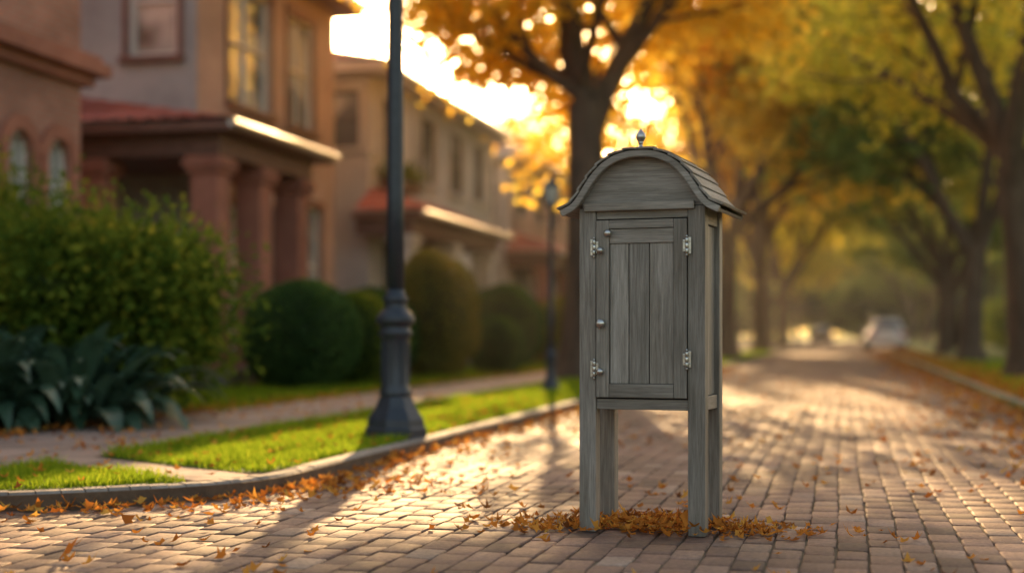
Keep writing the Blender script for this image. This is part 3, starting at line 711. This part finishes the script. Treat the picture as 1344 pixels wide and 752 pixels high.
# ------------------------------------------------------------------ street lamps
def street_lamp(loc, s=1.0, sz=None):
    e = empty("street_lamp", loc); e.scale = (s, s, sz or s)
    oct_ = [(.001, 0), (.205, 0), (.205, .06), (.19, .075), (.185, .12), (.165, .15), (.135, .19), (.118, .23), (.108, .26)]
    lathe("base_plinth", oct_, M_LAMP, e, n=8, flat=True)
    lathe("base_column", [(.001, .255), (.098, .255), (.103, .28), (.098, .30), (.088, .33), (.083, .60), (.090, .63), (.103, .645), (.108, .66), (.103, .675), (.09, .69),
                          (.098, .705), (.118, .72), (.124, .74), (.118, .765), (.095, .79), (.075, .81), (.066, .84), (.075, .855), (.081, .87), (.075, .885), (.062, .90), (.058, .93), (.001, .935)], M_LAMP, e, n=28)
    for i in range(8):
        a = i * math.pi / 4
        b_ = box(f"base_rib_{i+1}", -.006, .006, .080, .094, .34, .60, M_LAMP, e, .002); b_.rotation_euler = (0, 0, a)
    lathe("pole", [(.056, .92), (.054, 1.5), (.05, 2.4), (.045, 3.3), (.05, 3.32), (.06, 3.34), (.05, 3.37), (.042, 3.4), (.04, 3.72), (.07, 3.76), (.11, 3.80), (.001, 3.81)], M_LAMP, e, n=24)
    box("cross_bar", -.35, .35, -.012, .012, 3.5, 3.52, M_LAMP, e, .003)
    lathe("lantern_glass", [(.09, 3.815), (.17, 4.15)], GLS, e, n=6, flat=True)
    for i in range(6):
        a = i * math.pi / 3 + .0
        V = []
        for r, z in ((.092, 3.812), (.173, 4.152)):
            for dr, dt in ((-.008, -.008), (.008, -.008), (.008, .008), (-.008, .008)):
                V.append(((r + dr) * math.cos(a) - dt * math.sin(a), (r + dr) * math.sin(a) + dt * math.cos(a), z))
        mesh_obj(f"lantern_bar_{i+1}", V, [(0, 1, 5, 4), (1, 2, 6, 5), (2, 3, 7, 6), (3, 0, 4, 7)], M_LAMP, e)
    lathe("lantern_cap", [(.001, 4.152), (.2, 4.152), (.2, 4.17), (.12, 4.27), (.05, 4.32), (.04, 4.36), (.05, 4.38), (.02, 4.42), (.001, 4.46)], M_LAMP, e, n=6, flat=True)
GLS = noise_mat("frosted_glass", (0.5, 0.48, 0.42), (0.58, 0.56, 0.5), 3, 0.3, 0)
street_lamp((-2.92, 9.05, KH - .008), 1.06)
street_lamp((-3.5, 17.0, KH - .008), 0.62, .60)

# ------------------------------------------------------------------ houses
def frame_box(V, F, O, U, Nn, u0, u1, z0, z1, n0, n1):
    b0 = len(V)
    for n_ in (n0, n1):
        for u, z in ((u0, z0), (u1, z0), (u1, z1), (u0, z1)):
            V.append((O[0] + U[0] * u + Nn[0] * n_, O[1] + U[1] * u + Nn[1] * n_, O[2] + z))
    for f in ((0, 1, 2, 3), (4, 5, 6, 7), (0, 1, 5, 4), (1, 2, 6, 5), (2, 3, 7, 6), (3, 0, 4, 7)): F.append(tuple(b0 + i for i in f))
def to_obj(name, V, F, mat, e):
    bm = bmesh.new(); vs = [bm.verts.new(v) for v in V]
    for f in F:
        try: bm.faces.new([vs[i] for i in f])
        except ValueError: pass
    return bm_obj(name, bm, mat, e, True)
def facade(e, tag, O, U, Nn, w_, h, ops, wall, frame, trim, rec=.14):
    V = []; F = []
    us = sorted({0, w_, *[o[0] for o in ops], *[o[1] for o in ops]}); zs = sorted({0, h, *[o[2] for o in ops], *[o[3] for o in ops]})
    P = lambda u, z, n_=0: (O[0] + U[0] * u + Nn[0] * n_, O[1] + U[1] * u + Nn[1] * n_, O[2] + z)
    def quad(*pts):
        b0 = len(V); V.extend(pts); F.append(tuple(range(b0, b0 + len(pts))))
    for i in range(len(us) - 1):
        for j in range(len(zs) - 1):
            um, zm = (us[i] + us[i + 1]) / 2, (zs[j] + zs[j + 1]) / 2
            if any(o[0] < um < o[1] and o[2] < zm < o[3] for o in ops): continue
            quad(P(us[i], zs[j]), P(us[i + 1], zs[j]), P(us[i + 1], zs[j + 1]), P(us[i], zs[j + 1]))
    FV = []; FF = []; GV = []; GF = []; TV = []; TF = []
    for o in ops:
        u0, u1, z0, z1 = o[:4]; arch = len(o) > 4 and o[4]
        quad(P(u0, z0), P(u0, z1), P(u0, z1, -rec), P(u0, z0, -rec)); quad(P(u1, z0), P(u1, z0, -rec), P(u1, z1, -rec), P(u1, z1))
        quad(P(u0, z0), P(u0, z0, -rec), P(u1, z0, -rec), P(u1, z0))
        b0 = len(GV); GV += [P(u0, z0, -rec + .02), P(u1, z0, -rec + .02), P(u1, z1, -rec + .02), P(u0, z1, -rec + .02)]; GF.append((b0, b0 + 1, b0 + 2, b0 + 3))
        if arch:
            r = (u1 - u0) / 2; cu = (u0 + u1) / 2; zc = z1 - r; n = 14
            A = [(cu + r * math.cos(math.pi * i / n), zc + r * math.sin(math.pi * i / n)) for i in range(n + 1)]
            for i in range(n):
                corner = (u1, z1) if i < n / 2 else (u0, z1)
                quad(P(*A[i]), P(*A[i + 1]), P(*corner))
                quad(P(*A[i]), P(*A[i + 1]), P(*A[i + 1], -rec), P(*A[i], -rec))
                B = [(cu + (r + d) * math.cos(math.pi * q / n), zc + (r + d) * math.sin(math.pi * q / n)) for q in (i, i + 1) for d in (.0, .16)]
                b0 = len(TV)
                for n_ in (.003, .05):
                    for (bu, bz) in (B[0], B[1], B[3], B[2]): TV.append(P(bu, bz, n_))
                for f in ((4, 5, 6, 7), (0, 1, 5, 4), (1, 2, 6, 5), (2, 3, 7, 6), (3, 0, 4, 7)): TF.append(tuple(b0 + q for q in f))
            for s_ in (u0 - .13, u1 + .01): frame_box(TV, TF, O, U, Nn, s_, s_ + .12, z0, zc - .002, .003, .045)
        else:
            quad(P(u0, z1), P(u1, z1), P(u1, z1, -rec), P(u0, z1, -rec))
            frame_box(TV, TF, O, U, Nn, u0 - .12, u1 + .12, z1 + .002, z1 + .14, .003, .05)
            for s_ in (u0 - .10, u1 + .01): frame_box(TV, TF, O, U, Nn, s_, s_ + .09, z0, z1, .003, .035)
        frame_box(TV, TF, O, U, Nn, u0 - .13, u1 + .13, z0 - .09, z0 - .002, .003, .10)
        t = .06; a_, b_ = -rec + .03, -rec + .085
        frame_box(FV, FF, O, U, Nn, u0 + .001, u0 + t, z0 + .001, z1 - .001, a_, b_); frame_box(FV, FF, O, U, Nn, u1 - t, u1 - .001, z0 + .001, z1 - .001, a_, b_)
        frame_box(FV, FF, O, U, Nn, u0 + t, u1 - t, z0 + .001, z0 + t, a_, b_ - .003); frame_box(FV, FF, O, U, Nn, u0 + t, u1 - t, z1 - t, z1 - .001, a_, b_ - .003)
        zm = z0 + (z1 - z0) * .52
        frame_box(FV, FF, O, U, Nn, u0 + t, u1 - t, zm - .025, zm + .025, a_, b_ - .006)
        if u1 - u0 > .8: um = (u0 + u1) / 2; frame_box(FV, FF, O, U, Nn, um - .02, um + .02, z0 + t, z1 - t, a_, b_ - .010)
    to_obj(f"wall_{tag}", V, F, wall, e)
    if ops:
        to_obj(f"window_frames_{tag}", FV, FF, frame, e); to_obj(f"window_trim_{tag}", TV, TF, trim, e)
        to_obj(f"window_glass_{tag}", GV, GF, M_GLASS, e)
def tile_roof(e, name, p00, p10, p11, p01, mat, tw=.24, th=.36, amp=.03):
    p00, p10, p11, p01 = [np.array(p, float) for p in (p00, p10, p11, p01)]
    wl = np.linalg.norm(p10 - p00); hl = np.linalg.norm(p01 - p00); nu = int(max(6, wl / tw * 4)); nr = int(max(2, hl / th))
    nrm = np.cross(p10 - p00, p01 - p00); nrm /= np.linalg.norm(nrm)
    if nrm[2] < 0: nrm = -nrm
    V = []; F = []; rows = []
    for j in range(nr):
        for (v, lf) in ((j / nr, .03), ((j + 1) / nr, .0)): rows.append((v, lf))
    for v, lf in rows:
        for i in range(nu + 1):
            u = i / nu; p = (p00 * (1 - u) + p10 * u) * (1 - v) + (p01 * (1 - u) + p11 * u) * v
            p = p + nrm * (lf + amp * abs(math.sin(math.pi * i / 4.0))); V.append(tuple(p))
    k = nu + 1
    for j in range(len(rows) - 1):
        for i in range(nu): F.append((j * k + i, j * k + i + 1, (j + 1) * k + i + 1, (j + 1) * k + i))
    mesh_obj(name, V, F, mat, e, True)
M_TILE = noise_mat("terracotta_roof_tiles", (0.42, 0.09, 0.055), (0.58, 0.19, 0.12), 3, 0.6, 0.2, big=.8)
M_TILEP = noise_mat("pale_roof_tiles", (0.44, 0.17, 0.11), (0.56, 0.26, 0.18), 3, 0.6, 0.2, big=.8)
M_TERRA = noise_mat("terracotta_render", (0.36, 0.13, 0.085), (0.48, 0.2, 0.135), 4, 0.8, 0.2, big=.7)
M_MAUVE = noise_mat("taupe_stucco", (0.46, 0.31, 0.245), (0.55, 0.38, 0.305), 6, 0.9, 0.3, big=.5)
M_GREYW = noise_mat("grey_stucco", (0.4, 0.39, 0.38), (0.48, 0.465, 0.45), 6, 0.9, 0.3, big=.5)
M_CREAM = noise_mat("cream_stucco", (0.62, 0.56, 0.52), (0.72, 0.66, 0.61), 6, 0.9, 0.3, big=.5)
M_PINK = noise_mat("pink_stucco", (0.58, 0.43, 0.37), (0.68, 0.52, 0.45), 6, 0.9, 0.3, big=.5)
M_BROWNT = noise_mat("brown_trim", (0.15, 0.07, 0.05), (0.23, 0.115, 0.085), 6, 0.6, 0.1)
M_GUTTER = noise_mat("gutter_metal", (0.55, 0.5, 0.43), (0.65, 0.6, 0.52), 6, 0.35, 0, metal=.6)
M_WBRICK = brick_mat("house_brick", (0.5, 0.21, 0.145), (0.4, 0.16, 0.11), (0.36, 0.26, 0.21), .22, .075)
def cyl_y(e, name, x, z, y0, y1, r, mat):
    V = []; F = []; n = 12
    for y in (y0, y1):
        for i in range(n): a_ = 2 * math.pi * i / n; V.append((x + r * math.cos(a_), y, z + r * math.sin(a_)))
    for i in range(n): F.append((i, (i + 1) % n, n + (i + 1) % n, n + i))
    F += [tuple(range(n)), tuple(range(n, 2 * n))]
    mesh_obj(name, V, F, mat, e, True, smooth=True)
def house(name, x, y0, y1, dep, eave, ridge, wall, swall, tile, ops, sops, frame, trim, band=None):
    e = empty(name, (x, (y0 + y1) / 2, 0.09)); z0 = 0.05; h = eave - z0
    facade(e, "front", (x, y0, z0), (0, 1, 0), (1, 0, 0), y1 - y0, h, [(a - y0, b_ - y0, c - z0, d - z0, *r_) for a, b_, c, d, *r_ in ops], wall, frame, trim)
    facade(e, "side", (x - dep, y0, z0), (1, 0, 0), (0, -1, 0), dep, h, [(a - (x - dep), b_ - (x - dep), c - z0, d - z0, *r_) for a, b_, c, d, *r_ in sops], swall, frame, trim)
    facade(e, "far_side", (x - dep, y1, z0), (1, 0, 0), (0, 1, 0), dep, h, [], wall, frame, trim)
    facade(e, "rear", (x - dep, y0, z0), (0, 1, 0), (-1, 0, 0), y1 - y0, h, [], wall, frame, trim)
    o = .45; xm = x - dep / 2; hip = min(2.5, (y1 - y0) / 2.5)
    A = (x + o, y0 - o, eave); B = (x + o, y1 + o, eave); C = (x - dep - o, y1 + o, eave); D = (x - dep - o, y0 - o, eave); R0 = (xm, y0 + hip, ridge); R1 = (xm, y1 - hip, ridge)
    tile_roof(e, "roof_front", A, B, R1, R0, tile); tile_roof(e, "roof_rear", C, D, R0, R1, tile)
    tile_roof(e, "roof_side", D, A, R0, R0, tile); tile_roof(e, "roof_far_side", B, C, R1, R1, tile)
    box("eave_soffit", x - dep - o + .02, x + o - .02, y0 - o + .02, y1 + o - .02, eave - .20, eave - .004, trim, e, 0.01, inv=True)
    cyl_y(e, "gutter", x + o + .03, eave - .05, y0 - o, y1 + o, .06, M_GUTTER)
    if band:
        V = []; F = []
        for (bz, bh, bo) in band:
            frame_box(V, F, (x, y0, 0), (0, 1, 0), (1, 0, 0), -bo, (y1 - y0) + bo, bz, bz + bh, .004, bo)
            frame_box(V, F, (x - dep, y0, 0), (1, 0, 0), (0, -1, 0), 0, dep, bz, bz + bh, .004, bo - .003)
            frame_box(V, F, (x - dep, y1, 0), (1, 0, 0), (0, 1, 0), 0, dep, bz, bz + bh, .004, bo - .003)
        to_obj("cornice_band", V, F, trim, e)
    return e
def porch(e, x0, x1, y0, y1, eave, top, piers, tile, pier_mat, beam_mat):
    o = .25
    for i, (px_, py_) in enumerate(piers):
        box(f"pier_{i+1}", px_ - .19, px_ + .19, py_ - .19, py_ + .19, .05, eave - .62, pier_mat, e, .015, inv=True)
        box(f"pier_base_{i+1}", px_ - .25, px_ + .25, py_ - .25, py_ + .25, .05, .55, pier_mat, e, .02, inv=True)
        for q, (g, za, zb) in enumerate(((.24, .62, .55), (.28, .545, .46), (.24, .455, .402))):
            box(f"capital_{i+1}_{q+1}", px_ - g, px_ + g, py_ - g, py_ + g, eave - za, eave - zb, pier_mat, e, .012, inv=True)
    box("porch_beam", x0 - .0, x1 + .0, y0, y1, eave - .40, eave - .13, beam_mat, e, .01, inv=True)
    box("porch_eave", x0 + .002, x1 + o, y0 - o, y1 + o, eave - .127, eave - .0, beam_mat, e, .01, inv=True)
    A = (x1 + o, y0 - o, eave + .004); B = (x1 + o, y1 + o, eave + .004)
    rx = x0 + .02 if top else x0
    R0 = (rx, y0 + .9, top); R1 = (rx, y1 - .3, top); D = (rx, y0 - o, eave + .004); C = (rx, y1 + o, eave + .004)
    tile_roof(e, "porch_roof_front", A, B, R1, R0, tile); tile_roof(e, "porch_roof_side", D, A, R0, R0, tile); tile_roof(e, "porch_roof_far_side", B, C, R1, R1, tile)
    cyl_y(e, "porch_gutter", x1 + o + .04, eave - .03, y0 - o, y1 + o, .06, M_GUTTER)
    box("porch_floor", x0, x1 + .2, y0 - .2, y1 + .2, .05, .32, M_KERB, e, .01, inv=True)

ops = []
for y in (5.2, 6.2, 8.2, 9.2, 11.2, 12.2, 13.35, 14.12):
    ops.append((y, y + .46, 1.2, 2.95, True))
for y in (5.4, 8.4, 11.2, 13.2): ops.append((y, y + .9, 4.9, 6.2))
house("brick_house", -8.6, 4.6, 14.85, 7.5, 7.0, 8.6, M_WBRICK, M_WBRICK, M_TILE, ops, [(-14, -13, 1.2, 3.0), (-11, -10, 1.2, 3.0), (-14, -13, 4.5, 6.2), (-11, -10, 4.5, 6.2)], M_FRAMEW, M_TERRA, band=[(3.62, .12, .12), (3.745, .14, .26), (3.89, .08, .18)])
ops = [(19.75, 21.35, 4.25, 6.1), (22.1, 23.25, 4.25, 6.1), (21.6, 22.3, 1.0, 2.95, True), (22.85, 23.6, .9, 2.95), (19.6, 20.6, .35, 2.7)]
e2 = house("taupe_house", -9.0, 18.7, 24.3, 8, 6.75, 8.2, M_MAUVE, M_GREYW, M_TILE, ops, [(-10.05, -9.3, 4.75, 6.3), (-14, -13, 4.6, 6.3), (-14, -13, 1.0, 2.8)], M_FRAMEW, M_BROWNT)
porch(e2, -11.4, -7.75, 16.75, 20.0, 3.45, 4.15, [(-7.98, 16.98), (-7.98, 19.75), (-9.6, 16.98), (-7.98, 18.35), (-11.1, 16.98)], M_TILE, M_TERRA, M_BROWNT)
ops = [(27, 28.2, 4.1, 5.5), (29.6, 30.8, 4.1, 5.5), (32, 33.2, 4.1, 5.5), (34.2, 35.2, 4.1, 5.5), (27, 28, .5, 2.6), (29.6, 30.8, 1.0, 2.6), (34, 35, 1.0, 2.6)]
e3 = house("cream_house", -9.0, 26.2, 36.0, 8, 6.0, 7.2, M_CREAM, M_CREAM, M_TILEP, ops, [(-9.85, -9.2, 4.4, 5.5), (-12, -11, 4.2, 5.5), (-12, -11, 1, 2.6)], M_FRAMED, M_CREAM)
porch(e3, -8.99, -7.85, 25.4, 32.0, 3.05, 3.6, [(-8.1, 25.65), (-8.1, 28.6), (-8.1, 31.7)], M_TILE, M_CREAM, M_BROWNT)
ops = [(38.8, 40, 4.1, 5.4), (41.4, 42.6, 4.1, 5.4), (44, 45.2, 4.1, 5.4), (46.6, 47.6, 4.1, 5.4), (39, 40, .9, 2.6), (41.4, 42.4, .5, 2.6), (46, 47, 1.0, 2.6)]
e4 = house("pink_house", -9.0, 38.0, 48.5, 8, 5.8, 7.2, M_PINK, M_CREAM, M_TILEP, ops, [(-10.2, -9.4, 4.1, 5.4), (-12.5, -11.5, 4.1, 5.4)], M_FRAMED, M_CREAM)
porch(e4, -8.99, -7.7, 37.6, 45.0, 3.0, 3.6, [(-8.0, 37.9), (-8.0, 41), (-8.0, 44.7)], M_TILE, M_TERRA, M_BROWNT)
ops = [(51.8, 53, 4.1, 5.4), (55, 56.2, 4.1, 5.4), (58, 59.2, 4.1, 5.4), (52, 53, .9, 2.6), (57, 58, .9, 2.6)]
house("cream_house", -8.8, 50.5, 61.0, 8, 5.8, 7.2, M_CREAM, M_PINK, M_TILE, ops, [(-10.2, -9.4, 4.1, 5.4)], M_FRAMEW, M_TERRA)
bxp = empty("balcony_planter", (-8.8, 27.6, 3.75))
box("planter_trough", -.18, .18, -.8, .8, -.1, .14, M_BROWNT, bxp, .01)
P = rng.normal(0, 1, (1400, 3)) * np.array([.14, .5, .12]) + np.array([.02, 0, .25]); V, F = leaf_quads(P, .09 * rng.uniform(.6, 1.3, len(P)))
me = fast_mesh("planter_foliage", V, F, np.repeat(rng.random(len(P)), 4), [M_SHRUB]); link(bpy.data.objects.new("planter_foliage", me), bxp)

# ------------------------------------------------------------------ cars
def car(name, loc, rz, paint):
    e = empty(name, loc, rz)
    side = [(-2.12, .42), (-2.14, .72), (-2.08, .98), (-1.95, 1.02), (-1.0, 1.03), (.9, .98), (1.6, .90), (2.05, .74), (2.12, .5), (2.05, .3), (-2.05, .28)]
    bm = bmesh.new(); rings = []
    for x, s in ((-.88, .96), (-.78, 1.0), (.78, 1.0), (.88, .96)):
        rings.append([bm.verts.new((x, y * s, .28 + (z - .28) * (s if abs(x) > .8 else 1))) for y, z in side])
    for a_, b_ in zip(rings[:-1], rings[1:]):
        for i in range(len(side)): bm.faces.new((a_[i], a_[(i + 1) % len(side)], b_[(i + 1) % len(side)], b_[i]))
    bm.faces.new(rings[0]); bm.faces.new(rings[-1][::-1])
    bmesh.ops.bevel(bm, geom=[ed for ed in bm.edges], offset=.03, segments=2, affect='EDGES')
    bm_obj("body", bm, paint, e, smooth=True)
    def frustum(nm_, y0, y1, y2, y3, w0, w1, z0, z1, mt, bev=.05):
        bm = bmesh.new(); lo = [bm.verts.new(v) for v in ((-w0, y0, z0), (w0, y0, z0), (w0, y1, z0), (-w0, y1, z0))]; hi = [bm.verts.new(v) for v in ((-w1, y2, z1), (w1, y2, z1), (w1, y3, z1), (-w1, y3, z1))]
        bm.faces.new(lo); bm.faces.new(hi)
        for i in range(4): bm.faces.new((lo[i], lo[(i + 1) % 4], hi[(i + 1) % 4], hi[i]))
        bmesh.ops.bevel(bm, geom=bm.edges[:], offset=bev, segments=3, affect='EDGES'); bm_obj(nm_, bm, mt, e, smooth=True)
    frustum("cabin", -2.0, 1.2, -1.5, .35, .80, .60, .98, 1.56, paint)
    frustum("rear_window", -2.02, -1.7, -1.62, -1.4, .66, .52, 1.08, 1.44, M_CARGLASS, .02)
    frustum("side_windows", -1.75, .95, -1.35, .25, .805, .645, 1.05, 1.47, M_CARGLASS, .02)
    frustum("windscreen", .75, 1.17, .2, .42, .68, .54, 1.05, 1.5, M_CARGLASS, .02)
    for i, (x, y) in enumerate(((-.8, -1.35), (.8, -1.35), (-.8, 1.35), (.8, 1.35))):
        bm = bmesh.new(); bmesh.ops.create_cone(bm, cap_ends=True, segments=24, radius1=.33, radius2=.33, depth=.22, matrix=Matrix.Translation((x, y, .33)) @ Matrix.Rotation(math.pi / 2, 4, 'Y'))
        bmesh.ops.bevel(bm, geom=bm.edges[:], offset=.02, segments=1, affect='EDGES')
        bm_obj(f"wheel_{i+1}", bm, M_TYRE, e)
    for s in (-1, 1):
        x0, x1 = sorted((s * .58, s * .86)); box("tail_light", x0, x1, -2.17, -2.05, .72, .92, M_TAIL, e, .01)
        box("headlight", x0, x1, 2.0, 2.13, .6, .74, M_GUTTER, e, .01)
        x0, x1 = sorted((s * .88, s * 1.02)); box("mirror", x0, x1, .75, .85, 1.0, 1.12, paint, e, .02)
    box("rear_bumper", -.84, .84, -2.2, -2.08, .34, .56, paint, e, .03); box("number_plate", -.26, .26, -2.215, -2.2, .6, .71, M_FRAMEW, e, .002)
M_CARGLASS = noise_mat("car_glass", (0.1, 0.12, 0.14), (0.13, 0.15, 0.17), 2, 0.05, 0, spec=1.0)
M_TYRE = noise_mat("tyre_rubber", (0.015, 0.015, 0.015), (0.03, 0.03, 0.03), 20, 0.9, 0)
M_TAIL = noise_mat("tail_light_red", (0.3, 0.01, 0.01), (0.4, 0.02, 0.015), 5, 0.3, 0)
M_PAINTW = noise_mat("white_car_paint", (0.86, 0.86, 0.9), (0.9, 0.9, 0.93), 2, 0.2, 0, spec=.8)
M_PAINTD = noise_mat("dark_car_paint", (0.06, 0.05, 0.055), (0.09, 0.07, 0.075), 2, 0.25, 0)
car("parked_car", (1.85, 73, 0), math.radians(4), M_PAINTW)
car("parked_car", (-1.9, 118, 0), 0.0, M_PAINTD)
